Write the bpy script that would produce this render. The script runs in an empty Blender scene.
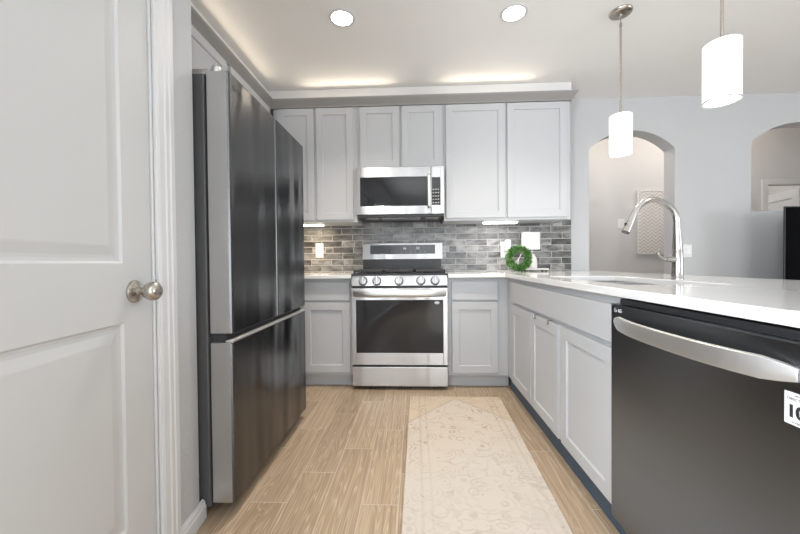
import bpy, bmesh, math, random
from mathutils import Vector, Matrix, Euler
random.seed(7)
C = bpy.context.scene.collection
S = bpy.context.scene

# ------------------------------------------------------------------ camera
cam = bpy.data.cameras.new('camera')
cam.sensor_width = 36.0
cam.lens = 346.46 / 800 * 36.0
cam.clip_start = 0.02
co = bpy.data.objects.new('camera', cam); C.objects.link(co)
YAW, PITCH, ROLL, CH = 0.0438, 0.0143, 0.0088, 1.0104
co.location = (0, 0, CH)
co.rotation_mode = 'QUATERNION'
co.rotation_quaternion = (Matrix.Rotation(YAW, 4, 'Z') @ Matrix.Rotation(math.pi/2 - PITCH, 4, 'X') @ Matrix.Rotation(-ROLL, 4, 'Z')).to_quaternion()
S.camera = co

# ------------------------------------------------------------------ world, lights, exposure
w = bpy.data.worlds.new('daylight'); S.world = w; w.use_nodes = True
w.node_tree.nodes['Background'].inputs[0].default_value = (0.80, 0.90, 1.0, 1)
w.node_tree.nodes['Background'].inputs[1].default_value = 1.2
S.view_settings.view_transform = 'Standard'
S.view_settings.look = 'None'
S.view_settings.gamma = 1.0
S.view_settings.use_curve_mapping = False
S.view_settings.exposure = 0.42
S.cycles.max_bounces = 10
S.cycles.diffuse_bounces = 5
S.cycles.glossy_bounces = 5
S.cycles.sample_clamp_indirect = 6.0
S.cycles.use_denoising = True
S.cycles.caustics_reflective = False
S.cycles.caustics_refractive = False

def area(name, loc, rot, sx, sy, power, col=(1, 1, 1), spread=None):
    l = bpy.data.lights.new(name, 'AREA'); l.shape = 'RECTANGLE'; l.size = sx; l.size_y = sy
    l.energy = power; l.color = col
    if spread: l.spread = spread
    o = bpy.data.objects.new(name, l); C.objects.link(o); o.location = loc; o.rotation_euler = rot
    return o
CEIL = 2.533
BY = 3.36            # back wall
LX = -0.852          # pantry wall
RX = 5.6             # far right wall
RY = -4.0            # rear wall
AX = -1.60           # alcove side wall
AY = 1.315           # where the pantry wall ends
# daylight by an unseen rear sliding door and right-hand window, both added
area('added_patio_daylight', (1.6, RY - 0.10, 1.15), (math.pi/2, 0, 0), 2.6, 2.0, 78, (0.90, 0.955, 1.0))
area('added_right_daylight', (RX + 0.10, -0.6, 1.4), (math.pi/2, 0, math.pi/2), 2.0, 1.4, 86, (0.92, 0.96, 1.0))
SKEW = math.radians(5.5)      # the pantry wall runs slightly off square
PIV = Matrix.Translation((LX, AY, 0)) @ Matrix.Rotation(SKEW, 4, 'Z') @ Matrix.Translation((-LX, -AY, 0))
lw = area('added_side_daylight', (0, 0, 0), (0, 0, 0), 1.65, 1.5, 155, (0.88, 0.945, 1.0))  # side light added to brighten the peninsula fronts, through an unseen opening
lw.matrix_world = PIV @ Matrix.Translation((LX - 0.22, -0.925, 1.35)) @ Euler((math.pi/2, 0, -math.pi/2)).to_matrix().to_4x4()

# ------------------------------------------------------------------ materials
M = {}
def nmat(name):
    m = bpy.data.materials.new(name); m.use_nodes = True
    nt = m.node_tree; b = nt.nodes['Principled BSDF']
    M[name] = m
    return m, nt, b
def mat(name, col, rough=0.5, metal=0.0, spec=0.5, emit=None, estr=0.0, bump=None, var=0.0, aniso=0.0, coat=0.0):
    m, nt, b = nmat(name)
    b.inputs['Base Color'].default_value = (*col, 1)
    b.inputs['Roughness'].default_value = rough
    b.inputs['Metallic'].default_value = metal
    b.inputs['Specular IOR Level'].default_value = spec
    b.inputs['Coat Weight'].default_value = coat
    if emit:
        b.inputs['Emission Color'].default_value = (*emit, 1); b.inputs['Emission Strength'].default_value = estr
    if aniso:
        b.inputs['Anisotropic'].default_value = aniso; b.inputs['Anisotropic Rotation'].default_value = 0.25
        tg = nt.nodes.new('ShaderNodeTangent'); tg.direction_type = 'RADIAL'; tg.axis = 'Z'
        nt.links.new(tg.outputs[0], b.inputs['Tangent'])
    tc = nt.nodes.new('ShaderNodeTexCoord')
    if bump:
        sc, st, dist = bump
        n = nt.nodes.new('ShaderNodeTexNoise'); n.inputs['Detail'].default_value = 0.6 if metal else 3
        mp = nt.nodes.new('ShaderNodeMapping'); mp.inputs['Scale'].default_value = sc if isinstance(sc, tuple) else (sc, sc, sc)
        n.inputs['Scale'].default_value = 1.0
        nt.links.new(tc.outputs['Object'], mp.inputs[0]); nt.links.new(mp.outputs[0], n.inputs['Vector'])
        bp = nt.nodes.new('ShaderNodeBump'); bp.inputs['Strength'].default_value = st; bp.inputs['Distance'].default_value = dist
        nt.links.new(n.outputs['Fac'], bp.inputs['Height']); nt.links.new(bp.outputs[0], b.inputs['Normal'])
    if var:
        n2 = nt.nodes.new('ShaderNodeTexNoise'); n2.inputs['Scale'].default_value = 6; n2.inputs['Detail'].default_value = 4
        nt.links.new(tc.outputs['Object'], n2.inputs['Vector'])
        r = nt.nodes.new('ShaderNodeMapRange'); r.inputs[3].default_value = 1 - var; r.inputs[4].default_value = 1 + var
        nt.links.new(n2.outputs['Fac'], r.inputs[0])
        mx = nt.nodes.new('ShaderNodeVectorMath'); mx.operation = 'SCALE'; mx.inputs[0].default_value = col
        nt.links.new(r.outputs[0], mx.inputs['Scale']); nt.links.new(mx.outputs[0], b.inputs['Base Color'])
    return m

mat('wall_paint', (0.495, 0.50, 0.508), 0.85, bump=(75, 0.32, 0.005), var=0.01)
mat('ceiling_paint', (0.82, 0.815, 0.805), 0.9, bump=(60, 0.2, 0.004), var=0.01)
mat('hall_paint', (0.54, 0.54, 0.545), 0.85, bump=(70, 0.2, 0.004))
mat('door_white', (0.51, 0.517, 0.522), 0.45, bump=((140, 140, 9), 0.05, 0.002))
mat('trim_white', (0.60, 0.605, 0.615), 0.45, var=0.01)
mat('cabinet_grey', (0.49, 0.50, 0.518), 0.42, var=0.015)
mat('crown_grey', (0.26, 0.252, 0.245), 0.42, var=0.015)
mat('soffit_white', (0.72, 0.71, 0.70), 0.8, bump=(70, 0.15, 0.003))
mat('toe_kick_shade', (0.04, 0.075, 0.12), 0.4, var=0.05)  # bluish shade of the floor edge, put into the toe kick colour
mat('quartz_white', (0.74, 0.74, 0.74), 0.08, spec=0.55, var=0.02)
mat('cabinet_inside', (0.30, 0.28, 0.25), 0.7, var=0.05)
mat('black_plastic', (0.018, 0.018, 0.020), 0.35, var=0.05)
mat('gasket_dark', (0.03, 0.03, 0.032), 0.6, var=0.05)
mat('black_glass', (0.012, 0.013, 0.016), 0.03, spec=0.5, var=0.03)
mat('oven_glass', (0.014, 0.015, 0.018), 0.02, spec=0.55, var=0.03)
mat('cast_iron', (0.03, 0.03, 0.031), 0.55, bump=(180, 0.2, 0.002))
mat('display_grey', (0.06, 0.068, 0.078), 0.12, spec=0.7, var=0.04)
mat('fridge_side', (0.075, 0.076, 0.078), 0.5, bump=(160, 0.15, 0.002))
mat('nickel', (0.46, 0.43, 0.39), 0.27, 1.0, bump=((30, 30, 260), 0.02, 0.001))
mat('faucet_steel', (0.38, 0.37, 0.355), 0.27, 1.0, bump=((30, 30, 200), 0.02, 0.001))
mat('sink_steel', (0.50, 0.50, 0.50), 0.28, 1.0, var=0.05)
mat('bright_steel', (0.52, 0.52, 0.525), 0.30, 1.0, bump=((9.0, 9.0, 0.5), 0.22, 0.03), aniso=0.8)
mat('knob_steel', (0.42, 0.42, 0.425), 0.28, 1.0, var=0.03)
mat('fridge_steel', (0.116, 0.117, 0.121), 0.24, 1.0, bump=((2, 6.5, 1.1), 0.38, 0.05), aniso=0.75)
mat('fridge_edge', (0.60, 0.595, 0.59), 0.35, 1.0, bump=((200, 200, 6), 0.03, 0.001))
mat('dark_steel', (0.200, 0.220, 0.252), 0.28, 1.0, bump=((2.0, 4.0, 0.5), 0.10, 0.04), aniso=0.75)
mat('handle_silver', (0.70, 0.70, 0.695), 0.45, 1.0, var=0.02)
mat('white_plastic', (0.70, 0.70, 0.695), 0.4, var=0.01)
mat('white_ceramic', (0.68, 0.67, 0.655), 0.3, var=0.02)
mat('lamp_linen', (0.68, 0.68, 0.675), 0.8, bump=(300, 0.15, 0.001))
mat('logo_dark', (0.06, 0.055, 0.05), 0.5, var=0.05)
mat('logo_light', (0.75, 0.75, 0.75), 0.4, var=0.02)
mat('sticker_white', (0.62, 0.62, 0.615), 0.5, var=0.02)
mat('sticker_ink', (0.02, 0.02, 0.022), 0.5, var=0.05)
mat('led_warm', (0.9, 0.88, 0.82), 0.5, emit=(1.0, 0.90, 0.74), estr=5.0)
mat('led_cool', (0.9, 0.9, 0.9), 0.5, emit=(1.0, 0.98, 0.95), estr=5.0)
mat('downlight_lens', (0.9, 0.9, 0.9), 0.5, emit=(1.0, 0.95, 0.88), estr=14.0)
mat('shade_glow', (0.88, 0.88, 0.87), 0.5, emit=(1.0, 0.98, 0.95), estr=0.36)
mat('bulb_glow', (0.9, 0.9, 0.9), 0.5, emit=(1.0, 0.98, 0.95), estr=1.2)
mat('pendant_rim', (0.16, 0.158, 0.155), 0.5, var=0.02)
mat('shade_rim', (0.40, 0.395, 0.39), 0.5, var=0.02)
mat('tv_black', (0.004, 0.004, 0.005), 0.6, spec=0.01, var=0.05)
mat('tv_bezel', (0.10, 0.10, 0.105), 0.3, var=0.05)
mat('console_wood', (0.10, 0.075, 0.055), 0.5, var=0.2)
mat('leaf_green', (0.05, 0.165, 0.032), 0.5, var=0.55)
mat('leaf_light', (0.22, 0.42, 0.13), 0.5, var=0.3)
mat('twig_white', (0.75, 0.74, 0.70), 0.6, var=0.05)
mat('twig_brown', (0.10, 0.08, 0.04), 0.7, var=0.2)
mat('lens_clear', (0.45, 0.42, 0.38), 0.25, var=0.05)
mat('window_glass', (1, 1, 1), 0.0)
b = M['window_glass'].node_tree.nodes['Principled BSDF']; b.inputs['Transmission Weight'].default_value = 1.0; b.inputs['IOR'].default_value = 1.05

def nodes(m):
    nt = m.node_tree
    def N(t, **k):
        n = nt.nodes.new(t)
        for a, v in k.items(): setattr(n, a, v)
        return n
    def L(a, b): nt.links.new(a, b)
    def math_(op, a, b=None, c=None):
        n = N('ShaderNodeMath', operation=op)
        for i, x in enumerate((a, b, c)):
            if x is None: continue
            if isinstance(x, (int, float)): n.inputs[i].default_value = x
            else: L(x, n.inputs[i])
        return n.outputs[0]
    def ramp(fac, stops):
        r = N('ShaderNodeValToRGB'); e = r.color_ramp.elements
        while len(e) < len(stops): e.new(0.5)
        for el, (p, c) in zip(e, stops): el.position = p; el.color = (*c, 1)
        L(fac, r.inputs[0]); return r.outputs[0]
    def mix(f, a, b_, blend='MIX'):
        n = N('ShaderNodeMix', data_type='RGBA', blend_type=blend)
        if isinstance(f, (int, float)): n.inputs[0].default_value = f
        else: L(f, n.inputs[0])
        for i, x in ((6, a), (7, b_)):
            if isinstance(x, tuple): n.inputs[i].default_value = (*x, 1)
            else: L(x, n.inputs[i])
        return n.outputs[2]
    return nt, N, L, math_, ramp, mix

# wood-look floor tile: planks 0.157 x 0.643 in a third-step bond, pale grout
m, nt_, bs = nmat('wood_plank_tile')
nt, N, L, ma, ramp, mix = nodes(m)
tc = N('ShaderNodeTexCoord'); sp = N('ShaderNodeSeparateXYZ'); L(tc.outputs['Object'], sp.inputs[0])
px = ma('DIVIDE', ma('ADD', sp.outputs[0], 0.705 + 0.157*60), 0.157)
col = ma('FLOOR', px); fx = ma('FRACT', px)
off = ma('MULTIPLY', ma('MODULO', col, 3.0), 0.2145)
py = ma('DIVIDE', ma('SUBTRACT', ma('ADD', sp.outputs[1], -1.424 + 0.643*20), off), 0.643)
row = ma('FLOOR', py); fy = ma('FRACT', py)
cid = N('ShaderNodeCombineXYZ'); L(col, cid.inputs[0]); L(row, cid.inputs[1])
wn = N('ShaderNodeTexWhiteNoise', noise_dimensions='3D'); L(cid.outputs[0], wn.inputs['Vector'])
# distance to plank edge in metres
ex = ma('MULTIPLY', ma('MINIMUM', fx, ma('SUBTRACT', 1.0, fx)), 0.157)
ey = ma('MULTIPLY', ma('MINIMUM', fy, ma('SUBTRACT', 1.0, fy)), 0.643)
ed = ma('MINIMUM', ex, ey)
gr = N('ShaderNodeMapRange'); gr.inputs[1].default_value = 0.0010; gr.inputs[2].default_value = 0.0024; L(ed, gr.inputs[0])
# grain
vm = N('ShaderNodeVectorMath', operation='MULTIPLY_ADD'); L(wn.outputs['Color'], vm.inputs[0]); vm.inputs[1].default_value = (7, 9, 5); L(tc.outputs['Object'], vm.inputs[2])
mp = N('ShaderNodeMapping'); mp.inputs['Scale'].default_value = (11.0, 0.75, 1.0); L(vm.outputs[0], mp.inputs[0])
n1 = N('ShaderNodeTexNoise'); n1.inputs['Scale'].default_value = 1.0; n1.inputs['Detail'].default_value = 2.0; n1.inputs['Distortion'].default_value = 0.4; L(mp.outputs[0], n1.inputs['Vector'])
rings = ma('FRACT', ma('MULTIPLY', n1.outputs['Fac'], 24.0))
rg = ramp(rings, [(0.0, (1, 1, 1)), (0.16, (0.25, 0.25, 0.25)), (0.7, (0, 0, 0)), (1.0, (0.9, 0.9, 0.9))])
mp2 = N('ShaderNodeMapping'); mp2.inputs['Scale'].default_value = (150, 2.4, 1); L(vm.outputs[0], mp2.inputs[0])
n2 = N('ShaderNodeTexNoise'); n2.inputs['Scale'].default_value = 1.0; n2.inputs['Detail'].default_value = 3; L(mp2.outputs[0], n2.inputs['Vector'])
gn = ramp(n2.outputs['Fac'], [(0.40, (0, 0, 0)), (0.68, (1, 1, 1))])
n3 = N('ShaderNodeTexNoise'); n3.inputs['Scale'].default_value = 3.0; L(vm.outputs[0], n3.inputs['Vector'])
base = ramp(wn.outputs['Value'], [(0.0, (0.330, 0.235, 0.148)), (0.5, (0.400, 0.292, 0.190)), (1.0, (0.455, 0.340, 0.230))])
base = mix(ma('MULTIPLY', rg, 0.62), base, (0.66, 0.54, 0.40))
base = mix(ma('MULTIPLY', gn, 0.62), base, (0.20, 0.13, 0.078))
base = mix(ma('MULTIPLY', n3.outputs['Fac'], 0.25), base, (0.42, 0.35, 0.28))
fin = mix(gr.outputs[0], (0.52, 0.45, 0.37), base)
L(fin, bs.inputs['Base Color'])
rr = N('ShaderNodeMapRange'); rr.inputs[3].default_value = 0.30; rr.inputs[4].default_value = 0.48; L(n2.outputs['Fac'], rr.inputs[0]); L(rr.outputs[0], bs.inputs['Roughness'])
bp = N('ShaderNodeBump'); bp.inputs['Strength'].default_value = 0.3; bp.inputs['Distance'].default_value = 0.002; L(gr.outputs[0], bp.inputs['Height']); L(bp.outputs[0], bs.inputs['Normal'])

# backsplash: grey glazed brick tile, white grout, running bond 0.20 x 0.06
m, nt_, bs = nmat('grey_brick_tile')
nt, N, L, ma, ramp, mix = nodes(m)
tc = N('ShaderNodeTexCoord'); sp = N('ShaderNodeSeparateXYZ'); L(tc.outputs['Object'], sp.inputs[0])
pz = ma('DIVIDE', ma('ADD', sp.outputs[2], -0.9225 + 0.0597*40), 0.0597)
row = ma('FLOOR', pz); fz = ma('FRACT', pz)
rn = N('ShaderNodeTexWhiteNoise', noise_dimensions='1D'); L(row, rn.inputs['W'])
off = ma('ADD', ma('MULTIPLY', ma('MODULO', row, 2.0), 0.098), ma('MULTIPLY', rn.outputs['Value'], 0.02))
px = ma('DIVIDE', ma('ADD', ma('SUBTRACT', sp.outputs[0], off), -0.285 + 0.2*30), 0.2)
col = ma('FLOOR', px); fx = ma('FRACT', px)
# some bricks are cut: a half-brick joint at random
cid = N('ShaderNodeCombineXYZ'); L(col, cid.inputs[0]); L(row, cid.inputs[1])
wn0 = N('ShaderNodeTexWhiteNoise', noise_dimensions='3D'); L(cid.outputs[0], wn0.inputs['Vector'])
half = ma('GREATER_THAN', wn0.outputs['Value'], 0.80)
cut = ma('MULTIPLY', half, ma('GREATER_THAN', fx, 0.62))
cid2 = N('ShaderNodeCombineXYZ'); L(col, cid2.inputs[0]); L(row, cid2.inputs[1]); L(cut, cid2.inputs[2])
wn = N('ShaderNodeTexWhiteNoise', noise_dimensions='3D'); L(cid2.outputs[0], wn.inputs['Vector'])
ex = ma('MULTIPLY', ma('MINIMUM', fx, ma('SUBTRACT', 1.0, fx)), 0.2)
ecut = ma('ADD', ma('MULTIPLY', ma('ABSOLUTE', ma('SUBTRACT', fx, 0.62)), 0.2), ma('MULTIPLY', ma('SUBTRACT', 1.0, half), 1.0))
ex = ma('MINIMUM', ex, ecut)
ez = ma('MULTIPLY', ma('MINIMUM', fz, ma('SUBTRACT', 1.0, fz)), 0.0597)
nz = N('ShaderNodeTexNoise'); nz.inputs['Scale'].default_value = 60; L(tc.outputs['Object'], nz.inputs['Vector'])
ed = ma('ADD', ma('MINIMUM', ex, ez), ma('MULTIPLY', ma('SUBTRACT', nz.outputs['Fac'], 0.5), 0.002))
gr = N('ShaderNodeMapRange'); gr.inputs[1].default_value = 0.0016; gr.inputs[2].default_value = 0.0034; L(ed, gr.inputs[0])
vm = N('ShaderNodeVectorMath', operation='MULTIPLY_ADD'); L(wn.outputs['Color'], vm.inputs[0]); vm.inputs[1].default_value = (7, 9, 5); L(tc.outputs['Object'], vm.inputs[2])
mp = N('ShaderNodeMapping'); mp.inputs['Scale'].default_value = (9, 9, 22); L(vm.outputs[0], mp.inputs[0])
n1 = N('ShaderNodeTexNoise'); n1.inputs['Scale'].default_value = 1; n1.inputs['Detail'].default_value = 5; n1.inputs['Roughness'].default_value = 0.65; L(mp.outputs[0], n1.inputs['Vector'])
base = ramp(wn.outputs['Value'], [(0.0, (0.10, 0.098, 0.098)), (0.35, (0.20, 0.197, 0.195)), (0.7, (0.275, 0.27, 0.268)), (1.0, (0.34, 0.335, 0.33))])
blot = ramp(n1.outputs['Fac'], [(0.36, (0.35, 0.34, 0.33)), (0.56, (1.0, 1.0, 1.0)), (0.72, (1.35, 1.35, 1.36))])
base = mix(1.0, base, blot, 'MULTIPLY')
L(mix(gr.outputs[0], (0.46, 0.455, 0.445), base), bs.inputs['Base Color'])
rr = N('ShaderNodeMapRange'); rr.inputs[3].default_value = 0.7; rr.inputs[4].default_value = 0.28; L(gr.outputs[0], rr.inputs[0]); L(rr.outputs[0], bs.inputs['Roughness'])
hh = ma('ADD', gr.outputs[0], ma('MULTIPLY', n1.outputs['Fac'], 0.35))
bp = N('ShaderNodeBump'); bp.inputs['Strength'].default_value = 0.5; bp.inputs['Distance'].default_value = 0.003; L(hh, bp.inputs['Height']); L(bp.outputs[0], bs.inputs['Normal'])

# rug: cream ground, faint worn ornament
m, nt_, bs = nmat('worn_cream_rug')
nt, N, L, ma, ramp, mix = nodes(m)
tc = N('ShaderNodeTexCoord'); sp = N('ShaderNodeSeparateXYZ'); L(tc.outputs['Object'], sp.inputs[0])
X, Y = sp.outputs[0], sp.outputs[1]          # object origin at the far end centre, Y runs to negative towards the viewer
ax = ma('ABSOLUTE', X)
nA = N('ShaderNodeTexNoise'); nA.inputs['Scale'].default_value = 11; nA.inputs['Detail'].default_value = 5; L(tc.outputs['Object'], nA.inputs['Vector'])
nB = N('ShaderNodeTexNoise'); nB.inputs['Scale'].default_value = 2.4; nB.inputs['Detail'].default_value = 3; L(tc.outputs['Object'], nB.inputs['Vector'])
wv = N('ShaderNodeVectorMath', operation='MULTIPLY_ADD'); L(nA.outputs['Color'], wv.inputs[0]); wv.inputs[1].default_value = (0.22, 0.22, 0.0); L(tc.outputs['Object'], wv.inputs[2])
vo = N('ShaderNodeTexVoronoi', feature='DISTANCE_TO_EDGE'); vo.inputs['Scale'].default_value = 8.5; L(wv.outputs[0], vo.inputs['Vector'])
vein = ramp(vo.outputs['Distance'], [(0.0, (1, 1, 1)), (0.025, (0.85, 0.85, 0.85)), (0.06, (0, 0, 0))])
# mirrored ornament: swirls in a mirrored coordinate
cm = N('ShaderNodeCombineXYZ'); L(ax, cm.inputs[0]); L(ma('PINGPONG', Y, 0.42), cm.inputs[1])
wv2 = N('ShaderNodeVectorMath', operation='MULTIPLY_ADD'); L(nA.outputs['Color'], wv2.inputs[0]); wv2.inputs[1].default_value = (0.03, 0.03, 0); L(cm.outputs[0], wv2.inputs[2])
vo2 = N('ShaderNodeTexVoronoi', feature='F1'); vo2.inputs['Scale'].default_value = 13; L(wv2.outputs[0], vo2.inputs['Vector'])
orn = ramp(ma('FRACT', ma('MULTIPLY', vo2.outputs['Distance'], 4.0)), [(0.0, (0, 0, 0)), (0.40, (0, 0, 0)), (0.52, (1, 1, 1)), (0.66, (1, 1, 1)), (0.8, (0, 0, 0))])
wear = ramp(nA.outputs['Fac'], [(0.42, (0, 0, 0)), (0.62, (1, 1, 1))])
sprd = ma('SUBTRACT', ma('ADD', Y, 0.05), ma('MULTIPLY', ax, -1.0))
sp_in = ma('GREATER_THAN', ma('SUBTRACT', ma('ADD', ma('MULTIPLY', ax, 1.15), Y), 0.0), -0.035)   # corner spandrels at the far end
line = ramp(ma('ABSOLUTE', ma('ADD', ma('ADD', ma('MULTIPLY', ax, 1.15), Y), 0.035)), [(0.0, (1, 1, 1)), (0.008, (1, 1, 1)), (0.016, (0, 0, 0))])
bl = ramp(ma('ABSOLUTE', ma('SUBTRACT', ax, 0.262)), [(0.0, (1, 1, 1)), (0.004, (1, 1, 1)), (0.009, (0, 0, 0))])
bl2 = ramp(ma('ABSOLUTE', ma('SUBTRACT', ax, 0.222)), [(0.0, (1, 1, 1)), (0.003, (1, 1, 1)), (0.007, (0, 0, 0))])
base = mix(nB.outputs['Fac'], (0.59, 0.51, 0.415), (0.61, 0.555, 0.495))
base = mix(ma('MULTIPLY', sp_in, 0.55), base, (0.60, 0.475, 0.335))
base = mix(ma('MULTIPLY', ma('MULTIPLY', orn, wear), 0.75), base, (0.42, 0.32, 0.23))
base = mix(ma('MULTIPLY', line, 0.45), base, (0.42, 0.34, 0.27))
base = mix(ma('MULTIPLY', bl, 0.38), base, (0.42, 0.34, 0.27))
base = mix(ma('MULTIPLY', bl2, 0.3), base, (0.42, 0.34, 0.27))
wear2 = ramp(nB.outputs['Fac'], [(0.38, (0.15, 0.15, 0.15)), (0.6, (1, 1, 1))])
near = N('ShaderNodeMapRange'); near.inputs[1].default_value = -0.45; near.inputs[2].default_value = -1.0; L(Y, near.inputs[0])
base = mix(ma('MULTIPLY', ma('MULTIPLY', ma('MULTIPLY', vein, wear2), near.outputs[0]), 0.55), base, (0.33, 0.28, 0.24))
base = mix(ma('MULTIPLY', near.outputs[0], 0.45), base, (0.545, 0.51, 0.48))
nC = N('ShaderNodeTexNoise'); nC.inputs['Scale'].default_value = 40; nC.inputs['Detail'].default_value = 2; L(tc.outputs['Object'], nC.inputs['Vector'])
flk = ramp(nC.outputs['Fac'], [(0.70, (0, 0, 0)), (0.74, (1, 1, 1))])
base = mix(ma('MULTIPLY', flk, 0.5), base, (0.28, 0.24, 0.21))
L(base, bs.inputs['Base Color']); bs.inputs['Roughness'].default_value = 0.95; bs.inputs['Specular IOR Level'].default_value = 0.1
wvx = N('ShaderNodeTexNoise'); wvx.inputs['Scale'].default_value = 420; L(tc.outputs['Object'], wvx.inputs['Vector'])
bp = N('ShaderNodeBump'); bp.inputs['Strength'].default_value = 0.4; bp.inputs['Distance'].default_value = 0.002; L(wvx.outputs['Fac'], bp.inputs['Height']); L(bp.outputs[0], bs.inputs['Normal'])
mat('rug_binding', (0.70, 0.60, 0.47), 0.95, bump=(300, 0.3, 0.002))

# herringbone relief on the hall wall panel
m, nt_, bs = nmat('chevron_relief')
nt, N, L, ma, ramp, mix = nodes(m)
tc = N('ShaderNodeTexCoord'); sp = N('ShaderNodeSeparateXYZ'); L(tc.outputs['Object'], sp.inputs[0])
zig = ma('PINGPONG', sp.outputs[0], 0.05)
st = ma('FRACT', ma('MULTIPLY', ma('ADD', sp.outputs[2], zig), 22.0))
edge = ramp(st, [(0.0, (1, 1, 1)), (0.38, (1, 1, 1)), (0.5, (0, 0, 0)), (0.9, (0, 0, 0)), (1.0, (1, 1, 1))])
L(mix(ma('MULTIPLY', edge, 1.0), (0.50, 0.48, 0.46), (0.68, 0.665, 0.65)), bs.inputs['Base Color']); bs.inputs['Roughness'].default_value = 0.7
bp = N('ShaderNodeBump'); bp.inputs['Strength'].default_value = 0.5; bp.inputs['Distance'].default_value = 0.01; L(edge, bp.inputs['Height']); L(bp.outputs[0], bs.inputs['Normal'])

# ------------------------------------------------------------------ mesh helpers
class MB:
    def __init__(self): self.bm = bmesh.new(); self.mi = 0
    def face(self, vs):
        f = self.bm.faces.new(vs); f.material_index = self.mi; return f
    def box(self, x0, x1, y0, y1, z0, z1):
        x0, x1 = sorted((x0, x1)); y0, y1 = sorted((y0, y1)); z0, z1 = sorted((z0, z1))
        v = [self.bm.verts.new(p) for p in ((x0,y0,z0),(x1,y0,z0),(x1,y1,z0),(x0,y1,z0),(x0,y0,z1),(x1,y0,z1),(x1,y1,z1),(x0,y1,z1))]
        for q in ((3,2,1,0),(4,5,6,7),(0,1,5,4),(1,2,6,5),(2,3,7,6),(3,0,4,7)): self.face([v[i] for i in q])
        return self
    def prism(self, poly, fn, a, b):
        """poly: 2-D outline; fn(u, v, t) -> point; extruded from t=a to t=b"""
        A = [self.bm.verts.new(fn(u, v, a)) for u, v in poly]; B = [self.bm.verts.new(fn(u, v, b)) for u, v in poly]
        n = len(poly)
        self.face(A[::-1]); self.face(B)
        for i in range(n): self.face([A[i], A[(i+1) % n], B[(i+1) % n], B[i]])
        return self
    def tube(self, pts, rad, n=16, sx=1.0, up=None, cap=True):
        pts = [Vector(p) for p in pts]
        rr = rad if isinstance(rad, (list, tuple)) else [rad]*len(pts)
        rings = []
        up = Vector(up) if up else None
        for i, p in enumerate(pts):
            t = (pts[min(i+1, len(pts)-1)] - pts[max(i-1, 0)]).normalized()
            if up is None:
                up = Vector((0, 0, 1)) if abs(t.z) < 0.9 else Vector((0, 1, 0))
            a = t.cross(up).normalized(); b2 = a.cross(t).normalized(); up = b2
            rings.append([self.bm.verts.new(p + a*(math.cos(2*math.pi*k/n)*rr[i]*sx) + b2*(math.sin(2*math.pi*k/n)*rr[i])) for k in range(n)])
        for r0, r1 in zip(rings, rings[1:]):
            for k in range(n): self.face([r0[k], r0[(k+1) % n], r1[(k+1) % n], r1[k]])
        if cap: self.face(rings[0][::-1]); self.face(rings[-1])
        return self
    def lathe(self, prof, origin, axis=(0, 0, 1), n=32, cap=True):
        """prof: (radius, height along axis)"""
        q = Vector((0, 0, 1)).rotation_difference(Vector(axis)); o = Vector(origin)
        rings = []
        for r, h in prof:
            rings.append([self.bm.verts.new(o + q @ Vector((r*math.cos(2*math.pi*k/n), r*math.sin(2*math.pi*k/n), h))) for k in range(n)])
        for r0, r1 in zip(rings, rings[1:]):
            for k in range(n): self.face([r0[k], r0[(k+1) % n], r1[(k+1) % n], r1[k]])
        if cap: self.face(rings[0][::-1]); self.face(rings[-1])
        return self
    def shaker(self, fn, w, h, th=0.020, rail=0.060, rec=0.009, ch=0.005):
        """five-piece cabinet door; fn(u, v, n) -> point, n outwards"""
        def ring(i, n): return [self.bm.verts.new(fn(*p, n)) for p in ((i, i), (w-i, i), (w-i, h-i), (i, h-i))]
        R = [ring(0, 0), ring(0, th-0.002), ring(0.002, th), ring(rail, th), ring(rail+ch*0.4, th-rec*0.8), ring(rail+ch, th-rec)]
        self.face(R[0][::-1])
        for a, b2 in zip(R, R[1:]):
            for k in range(4): self.face([a[k], a[(k+1) % 4], b2[(k+1) % 4], b2[k]])
        self.face(R[-1])
        return self
    def slab(self, fn, w, h, th=0.020, ch=0.003):
        def ring(i, n): return [self.bm.verts.new(fn(*p, n)) for p in ((i, i), (w-i, i), (w-i, h-i), (i, h-i))]
        R = [ring(0, 0), ring(0, th-ch), ring(ch, th)]
        self.face(R[0][::-1])
        for a, b2 in zip(R, R[1:]):
            for k in range(4): self.face([a[k], a[(k+1) % 4], b2[(k+1) % 4], b2[k]])
        self.face(R[-1]); return self
    def build(self, name, material, parent=None, bevel=0.0, smooth=False, seg=2):
        off = Vector((0, 0, 0)); p = parent
        while p: off += p.location; p = p.parent
        bmesh.ops.translate(self.bm, verts=self.bm.verts, vec=-off)
        bmesh.ops.recalc_face_normals(self.bm, faces=self.bm.faces)
        me = bpy.data.meshes.new(name); self.bm.to_mesh(me); self.bm.free()
        for mm in (material if isinstance(material, (list, tuple)) else [material]): me.materials.append(M[mm])
        o = bpy.data.objects.new(name, me); C.objects.link(o)
        if parent: o.parent = parent
        if smooth:
            for f in me.polygons: f.use_smooth = True
            me.set_sharp_from_angle(angle=math.radians(40))
        if bevel:
            md = o.modifiers.new('edge', 'BEVEL'); md.width = bevel; md.segments = seg; md.limit_method = 'ANGLE'; md.angle_limit = math.radians(40)
            md.harden_normals = False
        return o
def box(name, m_, x0, x1, y0, y1, z0, z1, parent=None, bevel=0.0): return MB().box(x0, x1, y0, y1, z0, z1).build(name, m_, parent, bevel)
def tag(o, label, cat, group=None):
    o['label'] = label; o['category'] = cat
    if group: o['group'] = group
    return o
def thing(name, loc, label, cat, group=None):
    o = bpy.data.objects.new(name, None); C.objects.link(o); o.location = loc; o.empty_display_size = 0.05
    return tag(o, label, cat, group)
def struct(o, label=None):
    o['kind'] = 'structure'
    if label: o['label'] = label
    return o
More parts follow.
